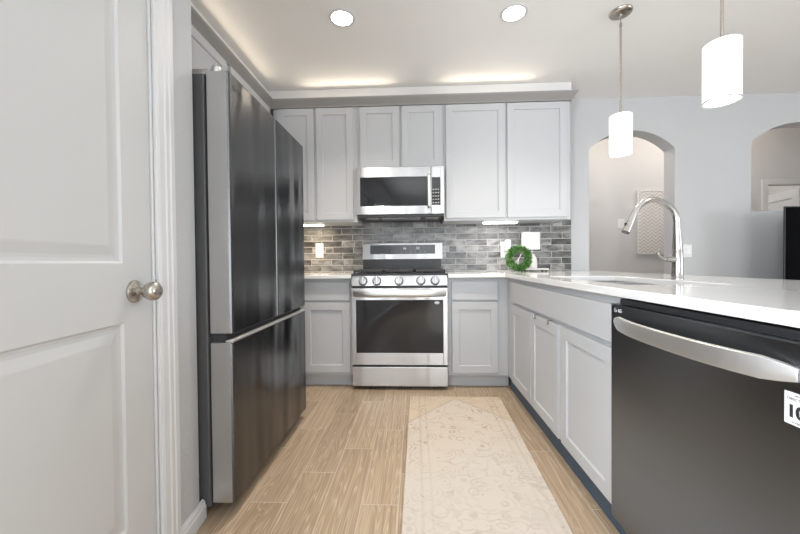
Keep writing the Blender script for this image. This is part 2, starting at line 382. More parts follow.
def text(name, s, fn, size, m_, parent, depth=0.0006, bold=0.0):
    """lettering as real mesh: fn(u, v, n) -> point"""
    cu = bpy.data.curves.new(name, 'FONT'); cu.body = s; cu.offset = bold; cu.size = size; cu.extrude = depth; cu.align_x = 'CENTER'; cu.align_y = 'CENTER'
    to = bpy.data.objects.new('lettering_source', cu); C.objects.link(to)
    dg = bpy.context.evaluated_depsgraph_get(); me = bpy.data.meshes.new_from_object(to.evaluated_get(dg))
    bpy.data.objects.remove(to); me.name = name
    off = Vector((0, 0, 0)); p = parent
    while p: off += p.location; p = p.parent
    for v in me.vertices: v.co = Vector(fn(v.co.x, v.co.y, v.co.z)) - off
    me.materials.clear(); me.materials.append(M[m_])
    o = bpy.data.objects.new(name, me); C.objects.link(o); o.parent = parent
    return o
F_back = lambda x0, z0, y: (lambda u, v, n: (x0+u, y-n, z0+v))       # faces -Y
F_left = lambda y0, z0, x: (lambda u, v, n: (x-n, y0-u, z0+v))       # faces -X, u runs towards the viewer
F_right = lambda y0, z0, x: (lambda u, v, n: (x+n, y0+u, z0+v))      # faces +X

# ------------------------------------------------------------------ room shell
struct(box('floor', 'wood_plank_tile', AX - 0.3, RX + 0.15, RY - 0.15, 6.2, -0.10, 0.0))
struct(box('ceiling', 'ceiling_paint', AX - 0.3, RX + 0.15, RY - 0.15, BY+0.14, CEIL, 3.1))
struct(box('ceiling_hall', 'ceiling_paint', 1.06, RX + 0.15, BY+0.14, 6.2, 3.0, 3.1))
# pantry wall with the doorway
DY0, DY1, DZ = 0.296, 1.058, 2.045
SKEWED = []
wl = MB(); W3 = (-1.75, -0.10, 0.6, 2.1)  # W3: unseen window opening, added for the side light
wl.box(LX-0.12, LX, RY-0.1, W3[0], 0, CEIL).box(LX-0.12, LX, W3[1], DY0-0.012, 0, CEIL).box(LX-0.12, LX, W3[0], W3[1], 0, W3[2]).box(LX-0.12, LX, W3[0], W3[1], W3[3], CEIL).box(LX-0.12, LX, DY1+0.012, AY, 0, CEIL).box(LX-0.12, LX, DY0-0.012, DY1+0.012, DZ+0.012, CEIL)
SKEWED.append(struct(wl.build('wall_left', 'wall_paint', bevel=0.010, seg=3)))
struct(box('wall_alcove_return', 'wall_paint', AX, LX-0.05, AY-0.12, AY-0.001, 0, CEIL))
struct(box('wall_alcove', 'wall_paint', AX-0.12, AX, AY-0.12, BY+0.14, 0, CEIL))
# back wall with the arched doorway and the arched pass-through
def arch_pts(x0, x1, zs, rise, n=24):
    half = (x1-x0)/2; R = (half*half + rise*rise)/(2*rise); cx = (x0+x1)/2; cz = zs + rise - R
    a = math.asin(half/R)
    return [(cx + R*math.sin(-a + 2*a*i/n), cz + R*math.cos(-a + 2*a*i/n)) for i in range(n+1)]
A1 = (1.648, 2.43, 2.055, 0.17); A2 = (3.115, 4.00, 2.095, 0.17); SILL = 1.455
wb = MB(); T0, T1 = BY, BY+0.14
FB = lambda u, v, t: (u, t, v)
wb.box(AX-0.12, A1[0], T0, T1, 0, CEIL).box(A1[1], A2[0], T0, T1, 0, CEIL).box(A2[1], RX+0.15, T0, T1, 0, CEIL).box(A2[0], A2[1], T0, T1, 0, SILL)
for a in (A1, A2):
    pts = arch_pts(*a)
    for (xa, za), (xb, zb) in zip(pts, pts[1:]):
        wb.prism([(xa, za), (xb, zb), (xb, CEIL), (xa, CEIL)], FB, T0, T1)
bmesh.ops.remove_doubles(wb.bm, verts=wb.bm.verts, dist=1e-5)
seen = {}
for f in list(wb.bm.faces):
    k = tuple(sorted(v.index for v in f.verts))
wb.bm.verts.index_update()
for f in list(wb.bm.faces):
    k = tuple(sorted(v.index for v in f.verts)); seen.setdefault(k, []).append(f)
bmesh.ops.delete(wb.bm, geom=[f for fs in seen.values() if len(fs) > 1 for f in fs], context='FACES_ONLY')
struct(wb.build('wall_back', 'wall_paint'))
# right and rear walls; window openings added out of view for daylight
W2 = (-1.6, 0.4, 0.7, 2.1)
wr = MB(); wr.box(RX, RX+0.15, RY, W2[0], 0, CEIL).box(RX, RX+0.15, W2[1], BY+0.14, 0, CEIL).box(RX, RX+0.15, BY+0.14, 6.2, 0, 3.0).box(RX, RX+0.15, W2[0], W2[1], 0, W2[2]).box(RX, RX+0.15, W2[0], W2[1], W2[3], CEIL)
struct(wr.build('wall_right', 'wall_paint'))
W1 = (0.3, 2.9, 0.06, 2.1)
wf = MB(); wf.box(LX-0.12, W1[0], RY-0.15, RY, 0, CEIL).box(W1[1], RX+0.15, RY-0.15, RY, 0, CEIL).box(W1[0], W1[1], RY-0.15, RY, W1[3], CEIL).box(W1[0], W1[1], RY-0.15, RY, 0, W1[2])
struct(wf.build('wall_rear', 'wall_paint'))
f = MB()
for xx in (W1[0], 1.57, W1[1]-0.06): f.box(xx, xx+0.06, RY-0.06, RY+0.01, W1[2], W1[3])
f.box(W1[0], W1[1], RY-0.06, RY+0.01, W1[2], W1[2]+0.06).box(W1[0], W1[1], RY-0.06, RY+0.01, W1[3]-0.06, W1[3])
struct(f.build('added_window_1', 'trim_white', bevel=0.004))
f = MB()
for yy in (W2[0], -0.63, W2[1]-0.06): f.box(RX-0.01, RX+0.06, yy, yy+0.06, W2[2], W2[3])
f.box(RX-0.01, RX+0.06, W2[0], W2[1], W2[2], W2[2]+0.06).box(RX-0.01, RX+0.06, W2[0], W2[1], W2[3]-0.06, W2[3])
struct(f.build('added_window_2', 'trim_white', bevel=0.004))
f = MB()
for yy in (W3[0], -0.955, W3[1]-0.06): f.box(LX-0.07, LX+0.01, yy, yy+0.06, W3[2], W3[3])
f.box(LX-0.07, LX+0.01, W3[0], W3[1], W3[2], W3[2]+0.06).box(LX-0.07, LX+0.01, W3[0], W3[1], W3[3]-0.06, W3[3])
SKEWED.append(struct(f.build('added_window_3', 'trim_white', bevel=0.004)))  # frame of the added side opening, behind the camera
# hall behind the arches
HY = 4.70
HD = (4.545, 5.14, 1.975)
wh = MB(); wh.box(1.2, HD[0], HY, HY+0.12, 0, 3.0).box(HD[1], RX, HY, HY+0.12, 0, 3.0).box(HD[0], HD[1], HY, HY+0.12, HD[2], 3.0)
struct(wh.build('wall_hall', 'hall_paint'))
struct(box('wall_hall_end', 'hall_paint', 1.06, 1.2, T1, HY+0.12, 0, 3.0))
struct(box('wall_hall_room', 'hall_paint', 1.2, RX, 6.05, 6.2, 0, 3.0))
# soffit above the cabinets
so = MB(); so.box(AX, 1.345, 3.035, BY, 2.442, CEIL); so.box(AX, -1.285, AY, 3.035, 2.442, CEIL)
struct(so.build('ceiling_soffit', 'soffit_white', bevel=0.004))
# crown moulding swept along cabinet tops
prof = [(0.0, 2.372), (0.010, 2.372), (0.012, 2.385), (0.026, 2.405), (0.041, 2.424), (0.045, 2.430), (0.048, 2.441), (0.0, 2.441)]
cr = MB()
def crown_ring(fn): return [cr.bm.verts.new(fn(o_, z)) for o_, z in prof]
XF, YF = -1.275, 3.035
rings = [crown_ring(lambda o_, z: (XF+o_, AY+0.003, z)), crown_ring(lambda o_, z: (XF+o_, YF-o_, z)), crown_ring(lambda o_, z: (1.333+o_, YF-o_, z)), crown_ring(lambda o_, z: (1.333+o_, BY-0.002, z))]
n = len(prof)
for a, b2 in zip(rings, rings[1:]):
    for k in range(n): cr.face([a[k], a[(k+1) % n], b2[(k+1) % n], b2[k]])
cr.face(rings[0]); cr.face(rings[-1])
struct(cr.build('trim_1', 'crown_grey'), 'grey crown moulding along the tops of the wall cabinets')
# backsplash
struct(box('wall_backsplash', 'grey_brick_tile', AX+0.001, 1.478, BY-0.008, BY+0.001, 0.90, 1.40))
# baseboards
bprof = [(0, 0), (0.016, 0), (0.016, 0.050), (0.012, 0.058), (0.012, 0.064), (0.007, 0.072), (0, 0.076)]
bb = MB(); bb.prism(bprof, lambda u, v, t: (LX+u, t, v), DY1+0.102, AY+0.014); bb.prism(bprof, lambda u, v, t: (LX+u, t, v), RY+0.15, DY0-0.102)
SKEWED.append(struct(bb.build('baseboard_left', 'trim_white', bevel=0.001)))
bb = MB(); bb.prism(bprof, lambda u, v, t: (t, BY-u, v), A1[1], RX); struct(bb.build('baseboard_back', 'trim_white'))
bb = MB(); bb.prism(bprof, lambda u, v, t: (t, HY-u, v), 1.2, HD[0]-0.07); struct(bb.build('baseboard_hall', 'trim_white'))
# pantry door casing (stepped profile) and jamb
cprof = [(0.0, 0.0), (0.0, 0.010), (0.012, 0.013), (0.036, 0.0135), (0.041, 0.0165), (0.058, 0.0165), (0.062, 0.019), (0.082, 0.019), (0.088, 0.015), (0.089, 0.0)]
ca = MB()
e0 = 0.012
ca.prism(cprof, lambda u, v, t: (LX+v, DY1+e0+u, t), 0, DZ+e0+0.089)
ca.prism(cprof, lambda u, v, t: (LX+v, DY0-e0-u, t), 0, DZ+e0+0.089)
ca.prism(cprof, lambda u, v, t: (LX+v, t, DZ+e0+u), DY0-e0-0.089, DY1+e0+0.089)
ca.box(LX-0.12, LX, DY1+0.003, DY1+e0, 0, DZ+e0).box(LX-0.12, LX, DY0-e0, DY0-0.003, 0, DZ+e0).box(LX-0.12, LX, DY0, DY1, DZ+0.003, DZ+e0)
SKEWED.append(struct(ca.build('trim_2', 'trim_white', bevel=0.0015), 'white stepped casing around the pantry door'))

# pantry door: moulded two-panel slab
dx = LX - 0.006
door = MB()
def ringdoor(y0, y1, z0, z1, n_): return [door.bm.verts.new((dx+n_, y, z)) for y, z in ((y0, z0), (y1, z0), (y1, z1), (y0, z1))]
st = 0.112
ys = [DY0, DY0+st, DY1-st, DY1]; zs = [0.012, 0.255, 0.846, 1.014, DZ-0.13, DZ]
ys[2] = 0.939
grid = {}
for i, y in enumerate(ys):
    for j, z in enumerate(zs): grid[i, j] = door.bm.verts.new((dx, y, z))
for i in range(3):
    for j in range(5):
        if i == 1 and j in (1, 3):
            prev = [grid[1, j], grid[2, j], grid[2, j+1], grid[1, j+1]]
            y0, y1, z0, z1 = ys[1], ys[2], zs[j], zs[j+1]
            for ins, dep in ((0.006, -0.006), (0.014, -0.007), (0.022, -0.0065), (0.045, -0.0015), (0.049, -0.001)):
                rg_ = ringdoor(y0+ins, y1-ins, z0+ins, z1-ins, dep)
                for k in range(4): door.face([prev[k], prev[(k+1) % 4], rg_[(k+1) % 4], rg_[k]])
                prev = rg_
            door.face(prev)
        else:
            door.face([grid[i, j], grid[i+1, j], grid[i+1, j+1], grid[i, j+1]])
d2 = MB()
door.box(dx-0.035, dx-0.010, DY0, DY1, 0.012, DZ)
dr = struct(door.build('door_1', 'door_white'), 'white two-panel pantry door with a round nickel knob')
kz, ky = 0.931, 0.982
ro = MB(); ro.lathe([(0.0335, 0.0), (0.0335, 0.003), (0.032, 0.007), (0.026, 0.010), (0.016, 0.012), (0.0125, 0.013)], (dx, ky, kz), (1, 0, 0), 40)
knob = ro.build('door_knob', 'nickel', dr, smooth=True)
MB().lathe([(0.013, 0.012), (0.0115, 0.018), (0.0115, 0.026), (0.014, 0.030), (0.022, 0.036), (0.0270, 0.046), (0.0280, 0.055), (0.0255, 0.064), (0.018, 0.0705), (0.008, 0.0735), (0.002, 0.074)], (dx, ky, kz), (1, 0, 0), 40).build('knob_ball', 'nickel', knob, smooth=True)
MB().lathe([(0.003, 0.0), (0.003, 0.0005)], (dx+0.0105, ky-0.022, kz), (1, 0, 0), 12).build('knob_pinhole', 'gasket_dark', knob)
box('strike_plate', 'nickel', LX-0.02, LX+0.003, DY1+0.004, DY1+0.016, kz-0.03, kz+0.03, dr, 0.002)

SKEWED.append(dr)
for o in SKEWED: o.matrix_world = PIV

# hall door standing ajar behind the pass-through, with casing
hc = MB()
hcp = [(0.0, 0.0), (0.0, 0.018), (0.07, 0.018), (0.07, 0.0)]
hc.prism(hcp, lambda u, v, t: (HD[0]-u+0.01, HY-v, t), 0, HD[2]-0.01).prism(hcp, lambda u, v, t: (HD[1]+u-0.01, HY-v, t), 0, HD[2]-0.01).prism(hcp, lambda u, v, t: (t, HY-v, HD[2]-0.01+u), HD[0]-0.06, HD[1]+0.06)
struct(hc.build('trim_3', 'trim_white', bevel=0.003), 'white door casing seen through the arched pass-through')
hd = MB(); hd.shaker(lambda u, v, n_: (u, n_, v), 0.78, 1.93, 0.035, 0.11, 0.008, 0.012)
hd.bm.transform(Matrix.Translation((HD[1]-0.012, HY+0.13, 0.012)) @ Matrix.Rotation(math.radians(79), 4, 'Z'))
struct(hd.build('door_2', 'trim_white', bevel=0.002), 'white hall door standing ajar beyond the arched pass-through')

# ------------------------------------------------------------------ refrigerator
FX, FS = -0.722, -0.812          # front and back of the doors
fr = thing('refrigerator', (-1.2, 1.785, 0), 'stainless french-door refrigerator standing in the alcove beside the pantry wall', 'refrigerator')
Y1, Y2 = 1.332, 2.238
bdy = MB(); bdy.box(-1.585, -0.823, Y1+0.004, Y2-0.004, 0.035, 1.760)
bdy.build('body', 'fridge_side', fr, 0.006)
g = MB(); g.box(-0.823, FS, Y1+0.016, Y2-0.016, 0.075, 1.748)
g.build('gasket', 'gasket_dark', fr)
def fdoor(name, ya, yb, za, zb, lip=None):
    p = MB(); r = 0.010
    outl = [(FS, ya), (FX-r, ya), (FX-r*0.3, ya+r*0.3), (FX, ya+r), (FX, yb-r), (FX-r*0.3, yb-r*0.3), (FX-r, yb), (FS, yb)]
    p.prism(outl, lambda u, v, t: (u, v, t), za, zb)
    for fc in p.bm.faces:
        c = fc.calc_center_median()
        fc.material_index = 1 if c.x < FX - 0.012 else 0
    o = p.build(name, ['fridge_steel', 'fridge_edge'], fr)
    md = o.modifiers.new('edge', 'BEVEL'); md.width = 0.002; md.segments = 1; md.limit_method = 'ANGLE'; md.angle_limit = math.radians(60)
    return o
ym = 1.786
dl = fdoor('upper_door', Y1, ym-0.003, 0.733, 1.765)
fdoor('upper_door', ym+0.003, Y2, 0.733, 1.765)
fdoor('freezer_drawer', Y1, Y2, 0.058, 0.697)
# recessed finger pull along the drawer top
pl = MB(); pl.box(FS+0.004, FX-0.030, Y1+0.01, Y2-0.01, 0.695, 0.734); pl.build('pull_recess', 'gasket_dark', fr)
pl = MB(); pl.prism([(FX-0.030, 0.697), (FX-0.001, 0.697), (FX-0.001, 0.706), (FX-0.010, 0.711), (FX-0.030, 0.705)], lambda u, v, t: (u, t, v), Y1+0.002, Y2-0.002)
pl.build('drawer_pull', 'handle_silver', fr, 0.002)
hg = MB(); hg.box(-0.95, -0.808, Y1+0.012, Y1+0.05, 1.759, 1.782); hg.lathe([(0.017, 1.758), (0.017, 1.795), (0.013, 1.799)], (-0.788, Y1+0.032, 0), n=24); hg.box(-0.808, -0.785, Y1+0.02, Y1+0.044, 1.762, 1.778)
hg.build('hinge', 'fridge_edge', fr, 0.003)
hg = MB(); hg.box(-0.95, -0.808, Y2-0.05, Y2-0.012, 1.759, 1.782); hg.lathe([(0.017, 1.758), (0.017, 1.795), (0.013, 1.799)], (-0.788, Y2-0.032, 0), n=24)
hg.build('hinge', 'fridge_edge', fr, 0.003)
hg = MB(); hg.lathe([(0.012, 0.692), (0.012, 0.727)], (-0.785, Y1+0.022, 0), n=20); hg.build('hinge', 'handle_silver', fr, 0.002)
MB().box(-0.95, -0.88, Y1+0.06, Y2-0.02, 0.012, 0.0345).build('base_grille', 'gasket_dark', fr)
for yy in (Y1+0.06, Y2-0.06):
    for xx in (-0.97, -1.5): MB().lathe([(0.02, 0.0), (0.02, 0.036)], (xx, yy, 0), n=16).build('levelling_foot', 'black_plastic', fr)
def emblem(fn, r, m_, parent, name='emblem'):
    e = MB(); n_ = 28
    def ring_(rr, t): return [e.bm.verts.new(fn(rr*math.cos(2*math.pi*k/n_), rr*math.sin(2*math.pi*k/n_), t)) for k in range(n_)]
    A, B2 = ring_(r, 0.0006), ring_(r*0.78, 0.0006)
    A0, B0 = ring_(r, 0), ring_(r*0.78, 0)
    for k in range(n_):
        k2 = (k+1) % n_
        if 1 <= k < 5: continue        # the ring is open at the upper right
        e.face([A[k], A[k2], B2[k2], B2[k]]); e.face([A0[k], A0[k2], A[k2], A[k]])
    def bar(u0, u1, v0, v1):
        q = [e.bm.verts.new(fn(u, v, 0.0006)) for u, v in ((u0, v0), (u1, v0), (u1, v1), (u0, v1))]; e.face(q)
    bar(-0.08*r, 0.10*r, -0.5*r, 0.45*r); bar(0.10*r, 0.42*r, -0.5*r, -0.34*r)
    bar(0.05*r, 0.86*r, -0.08*r, 0.08*r); bar(-0.52*r, -0.30*r, 0.18*r, 0.42*r)
    return e.build(name, m_, parent)
fl = lambda cy, cz: (lambda u, v, n_: (FX+0.0004+n_, cy+u, cz+v))
emblem(fl(1.377, 1.714), 0.012, 'logo_dark', dl)
text('brand_lettering', 'LG', fl(1.415, 1.714), 0.026, 'logo_dark', dl)

# ------------------------------------------------------------------ wall cabinets
UF = 3.040     # face frame front; doors stand 20 mm proud
ZT, ZB, ZF = 2.368, 1.386, 1.366
cx = []
def wall_cab(name, x0, x1, doors, z0, label, zdoor0, group='grey shaker wall cabinets'):
    t = thing(name, ((x0+x1)/2, BY, z0), label, 'cabinet', group)
    b_ = MB(); b_.box(x0, x1, UF, BY-0.009 if z0 < 1.40 else BY-0.002, z0, 2.372); b_.build('body', 'cabinet_grey', t, 0.002)
    for a, c in doors:
        MB().shaker(F_back(a, zdoor0, UF-0.0005), c-a, ZT-zdoor0-0.004, rail=0.058).build('door', 'cabinet_grey', t)
    return t
wall_cab('wall_cabinet', -1.245, -0.503, [(-1.208, -0.882), (-0.860, -0.535)], ZF, 'grey two-door wall cabinet above the left counter, left of the microwave', ZB)
wall_cab('wall_cabinet', -0.502, 0.253, [(-0.474, -0.131), (-0.109, 0.231)], 1.822, 'short grey two-door wall cabinet directly above the microwave', 1.838)
wall_cab('wall_cabinet', 0.254, 1.333, [(0.273, 0.778), (0.797, 1.299)], ZF, 'tall wide grey two-door wall cabinet above the wreath and lamp', ZB)
def side_cab(name, y0, y1, doors, z0, label):
    t = thing(name, (AX, (y0+y1)/2, z0), label, 'cabinet', 'grey shaker wall cabinets')
    MB().box(AX+0.002, -1.272, y0, y1, z0, 2.372).build('body', 'cabinet_grey', t, 0.002)
    for a, c in doors:
        MB().shaker(F_right(a, z0+0.02, -1.2715), c-a, ZT-z0-0.024, rail=0.058).build('door', 'cabinet_grey', t)
side_cab('fridge_cabinet', AY+0.003, 2.318, [(1.340, 1.815), (1.830, 2.292)], 1.83, 'grey cabinet above the refrigerator under the crown moulding')
side_cab('corner_wall_cabinet', 2.320, 3.036, [(2.345, 2.99)], ZF, 'grey corner wall cabinet mostly hidden behind the refrigerator')
# under-cabinet light bars
def bar_light(x0, x1, m_, label, power, col):
    t = thing('under_cabinet_light', ((x0+x1)/2, 3.13, ZF), label, 'light', 'light bars under the wall cabinets')
    MB().box(x0-0.012, x1+0.012, 3.095, 3.165, ZF-0.010, ZF).build('housing', 'white_plastic', t, 0.002)
    MB().box(x0, x1, 3.098, 3.162, ZF-0.020, ZF-0.010).build('diffuser', m_, t, 0.003)
    l = area('bar_glow', (x0/2+x1/2, 3.13, ZF-0.024), (0, 0, 0), x1-x0, 0.05, power, col); l.parent = t; l.location = Vector(l.location) - t.location
bar_light(-1.110, -0.835, 'led_warm', 'glowing warm light bar under the left wall cabinet beside the refrigerator', 2.0, (1.0, 0.80, 0.54))
bar_light(0.612, 0.905, 'led_cool', 'glowing white light bar under the right wall cabinet above the wreath', 1.2, (1.0, 0.96, 0.90))

# ------------------------------------------------------------------ base cabinets, back run
BF = 2.770
def base_cab(name, x0, x1, dr0, dr1, label):
    t = thing(name, ((x0+x1)/2, BY, 0), label, 'cabinet', 'grey base cabinets on the back wall')
    MB().box(x0, x1, BF, BY-0.002, 0.100, 0.882).build('body', 'cabinet_grey', t, 0.002)
    MB().box(x0, x1, BF+0.060, BF+0.080, 0.0, 0.100).build('toe_kick', 'cabinet_grey', t)
    MB().slab(F_back(dr0, 0.706, BF-0.0005), dr1-dr0, 0.148).build('drawer_front', 'cabinet_grey', t)
    MB().shaker(F_back(dr0, 0.126, BF-0.0005), dr1-dr0, 0.562, rail=0.058).build('door', 'cabinet_grey', t)
base_cab('base_cabinet', -0.93, -0.510, -0.905, -0.527, 'grey base cabinet with one drawer and door between refrigerator and range')
base_cab('base_cabinet', 0.256, 0.7485, 0.286, 0.650, 'grey base cabinet with one drawer and door right of the range')
t = thing('corner_filler', (-1.2, BY, 0), 'grey blind corner cabinet hidden behind the refrigerator', 'cabinet')
MB().box(AX+0.002, -0.932, BF, BY-0.002, 0.0, 0.882).build('body', 'cabinet_grey', t, 0.002)

# ------------------------------------------------------------------ peninsula cabinet (open-topped carcass)
PF = 0.730      # face frame plane; doors proud towards -X
PY0, PY1 = 1.262, 2.768
t = thing('sink_cabinet', (1.0, 2.0, 0), 'long grey sink cabinet with three doors along the peninsula', 'cabinet')
c_ = MB()
c_.box(PF, PF+0.020, PY0, PY1, 0.100, 0.882)
c_.box(PF+0.020, 1.31, PY0, PY0+0.018, 0.100, 0.882).box(PF+0.020, 1.31, PY1-0.018, PY1, 0.100, 0.882).box(1.292, 1.31, PY0+0.018, PY1-0.018, 0.1, 0.882)
c_.box(PF+0.020, 1.292, PY0+0.018, PY1-0.018, 0.100, 0.118)
c_.build('body', 'cabinet_grey', t, 0.0015)
MB().box(0.748, 0.764, 0.632, PY1-0.002, 0.0, 0.0995).build('toe_kick', 'toe_kick_shade', t)
MB().slab(F_left(2.600, 0.708, PF+0.0005), 2.600-1.276, 0.142).build('false_front', 'cabinet_grey', t)
for a, c in ((2.600, 2.180), (2.168, 1.764), (1.728, 1.276)):
    MB().shaker(F_left(a, 0.114, PF+0.0005), a-c, 0.574, rail=0.058).build('door', 'cabinet_grey', t)
pe = MB(); pe.box(1.312, 1.42, 0.30, BY-0.002, 0, 0.882); pe.box(0.712, 1.312, 0.30, 0.630, 0.0, 0.882)
struct(pe.build('wall_peninsula', 'wall_paint', bevel=0.003), 'painted half wall carrying the back of the peninsula counter')
# two over-door hooks on the middle door
for i, yy in enumerate((2.085, 1.885)):
    h_ = MB()
    h_.box(0.7075, 0.7095, yy-0.010, yy+0.010, 0.668, 0.6905).box(0.7075, 0.733, yy-0.010, yy+0.010, 0.6885, 0.6905)
    h_.box(0.702, 0.7075, yy-0.008, yy+0.008, 0.666, 0.672)
    o = h_.build('over_door_hook', 'nickel', bevel=0.0008)
    tag(o, ('small metal over-door hook on the sink cabinet, the one farther from the dishwasher', 'small metal over-door hook on the sink cabinet, the one nearer the dishwasher')[i], 'hook', 'over-door hooks on the sink cabinet')

# ------------------------------------------------------------------ countertops and sink
CZ0, CZ1 = 0.884, 0.914
ct = box('countertop', 'quartz_white', AX+0.002, -0.507, 2.705, BY-0.010, CZ0, CZ1, None, 0.003)
tag(ct, 'short white quartz countertop between the refrigerator and the range', 'countertop')
SX0, SX1, SY0, SY1 = 0.825, 1.215, 1.385, 2.165
cm_ = MB()
xs = [0.693, SX0, SX1, 1.71]; yk = [0.27, SY0, SY1, 2.705, BY-0.010]
def cell(i, j):
    return not (i == 1 and j == 1)
vt = {}
for lev, z in ((0, CZ0), (1, CZ1)):
    for i, x in enumerate([0.2555] + xs):
        for j, y in enumerate(yk): vt[i, j, lev] = cm_.bm.verts.new((x, y, z))
def has(i, j):
    if i < 0 or j < 0 or i > 3 or j > 3: return False
    if i == 0: return j == 3
    return not (i == 2 and j == 1)
for i in range(4):
    for j in range(4):
        if not has(i, j): continue
        cm_.face([vt[i, j, 1], vt[i+1, j, 1], vt[i+1, j+1, 1], vt[i, j+1, 1]]); cm_.face([vt[i, j, 0], vt[i, j+1, 0], vt[i+1, j+1, 0], vt[i+1, j, 0]])
        for (di, dj, p, q) in ((-1, 0, (0, 0), (0, 1)), (1, 0, (1, 0), (1, 1)), (0, -1, (0, 0), (1, 0)), (0, 1, (0, 1), (1, 1))):
            if not has(i+di, j+dj):
                cm_.face([vt[i+p[0], j+p[1], 0], vt[i+q[0], j+q[1], 0], vt[i+q[0], j+q[1], 1], vt[i+p[0], j+p[1], 1]])
for v in [v for v in cm_.bm.verts if not v.link_faces]: cm_.bm.verts.remove(v)
ct = cm_.build('countertop', 'quartz_white', bevel=0.003)
tag(ct, 'long L-shaped white quartz countertop covering the peninsula and sink', 'countertop')
sk = thing('sink', (1.02, 1.775, 0.70), 'stainless undermount sink set in the white peninsula countertop', 'sink')
s_ = MB(); x0, x1, y0, y1 = SX0-0.004, SX1+0.004, SY0-0.004, SY1+0.004
tk = 0.004; zb = 0.69
s_.box(x0-tk, x0, y0-tk, y1+tk, zb, CZ0-0.001).box(x1, x1+tk, y0-tk, y1+tk, zb, CZ0-0.001).box(x0, x1, y0-tk, y0, zb, CZ0-0.001).box(x0, x1, y1, y1+tk, zb, CZ0-0.001).box(x0, x1, y0, y1, zb-tk, zb)
s_.build('basin', 'sink_steel', sk, 0.002)
MB().lathe([(0.045, 0.0), (0.045, 0.003), (0.035, 0.004), (0.03, 0.001)], (1.06, 1.775, zb), n=28).build('drain', 'nickel', sk, smooth=True)
# faucet
fx_, fy_ = 1.300, 1.778
fa = thing('faucet', (fx_, fy_, CZ1), 'brushed nickel gooseneck pull-down faucet standing behind the sink', 'faucet')
MB().lathe([(0.026, 0.0), (0.026, 0.003), (0.0240, 0.006), (0.0232, 0.05), (0.0222, 0.145), (0.0218, 0.146)], (fx_, fy_, CZ1), n=32).build('base', 'faucet_steel', fa, smooth=True)
pts, rad = [], []
for z, r in ((1.0605, 0.0212), (1.10, 0.0190), (1.15, 0.0163), (1.19, 0.0150)): pts.append((fx_-0.004*(z-1.06)/0.13, fy_, z)); rad.append(r)
# arch from (1.302,1.20) over the top at about (1.185,1.316) and down to (1.075,1.235)
P = [(1.3045, 1.205), (1.2985, 1.235), (1.284, 1.264), (1.262, 1.288), (1.234, 1.306), (1.202, 1.316), (1.170, 1.316), (1.140, 1.305), (1.113, 1.282), (1.093, 1.255), (1.079, 1.228)]
for k, (x, z) in enumerate(P): pts.append((x-0.008+0.011*max(0, k-4)/6, fy_, z-0.008*min(1, k/3))); rad.append(0.0148 - 0.0018*k/10)
MB().tube(pts, rad, 24, up=(0, 1, 0)).build('spout', 'faucet_steel', fa, smooth=True)
MB().tube([(1.083, fy_, 1.223), (1.073, fy_, 1.198), (1.060, fy_, 1.172), (1.051, fy_, 1.151)], [0.0134, 0.0148, 0.0172, 0.0192], 24, up=(0, 1, 0)).build('spray_head', 'faucet_steel', fa, smooth=True)
MB().tube([(1.0511, fy_, 1.1512), (1.0485, fy_, 1.1455)], [0.0182, 0.0170], 24, up=(0, 1, 0)).build('spray_nozzle', 'black_plastic', fa, smooth=True)
MB().box(1.0465, 1.053, fy_-0.007, fy_+0.007, 1.180, 1.196).build('spray_button', 'black_plastic', fa, 0.002)
MB().tube([(fx_-0.015, fy_-0.006, 1.010), (fx_-0.045, fy_-0.010, 1.011), (fx_-0.062, fy_-0.012, 1.0115)], [0.0145, 0.0140, 0.0120], 20).build('handle_hub', 'faucet_steel', fa, smooth=True)
MB().tube([(fx_-0.055, fy_-0.012, 1.0115), (fx_-0.078, fy_-0.014, 1.016), (fx_-0.098, fy_-0.016, 1.029), (fx_-0.110, fy_-0.017, 1.045)], [0.0095, 0.0070, 0.0055, 0.0062], 16).build('lever', 'faucet_steel', fa, smooth=True)

# ------------------------------------------------------------------ dishwasher
dw = thing('dishwasher', (1.0, 0.96, 0), 'dark stainless dishwasher with a curved silver handle under the peninsula counter', 'dishwasher')
WY0, WY1 = 0.634, 1.257
MB().box(0.742, 1.30, WY0+0.006, WY1-0.006, 0.105, 0.872).build('tub', 'black_plastic', dw)
MB().box(0.692, 0.740, WY0+0.001, WY1, 0.105, 0.858).build('door_panel', 'dark_steel', dw, 0.003)
MB().box(0.705, 0.742, WY0+0.004, WY1-0.03, 0.8585, 0.877).build('control_strip', 'black_plastic', dw, 0.003)
pts = []; nseg = 22
ha, hb = 1.222, 0.650
for k in range(nseg+1):
    s = k/nseg; y = ha + (hb-ha)*s
    bow = 1 - abs(2*s-1)**2.6
    pts.append((0.688 - 0.046*bow, y, 0.800))
h_ = MB()
sec = [(-0.004, -0.022), (0.005, -0.024), (0.008, 0.0), (0.005, 0.024), (-0.004, 0.022), (-0.007, 0.0)]
rings = []
for k, p in enumerate(pts):
    t0_ = Vector(pts[max(k-1, 0)]); t1_ = Vector(pts[min(k+1, nseg)]); tg = (t1_-t0_).normalized(); nn = Vector((0, 0, 1)).cross(tg).normalized()
    e_ = min(1.0, 0.55 + 6.0*min(k, nseg-k)/nseg)
    rings.append([h_.bm.verts.new(Vector(p) + nn*a + Vector((0, 0, b2*e_))) for a, b2 in sec])
for a, b2 in zip(rings, rings[1:]):
    for k in range(6): h_.face([a[k], a[(k+1) % 6], b2[(k+1) % 6], b2[k]])
h_.face(rings[0]); h_.face(rings[-1])
h_.build('handle', 'handle_silver', dw, 0.0015, smooth=True)
fd = lambda cy, cz: (lambda u, v, n_: (0.6916-n_, cy-u, cz+v))
emblem(fd(1.228, 0.838), 0.0075, 'logo_light', dw)
text('brand_lettering', 'LG', fd(1.203, 0.8375), 0.016, 'logo_light', dw)
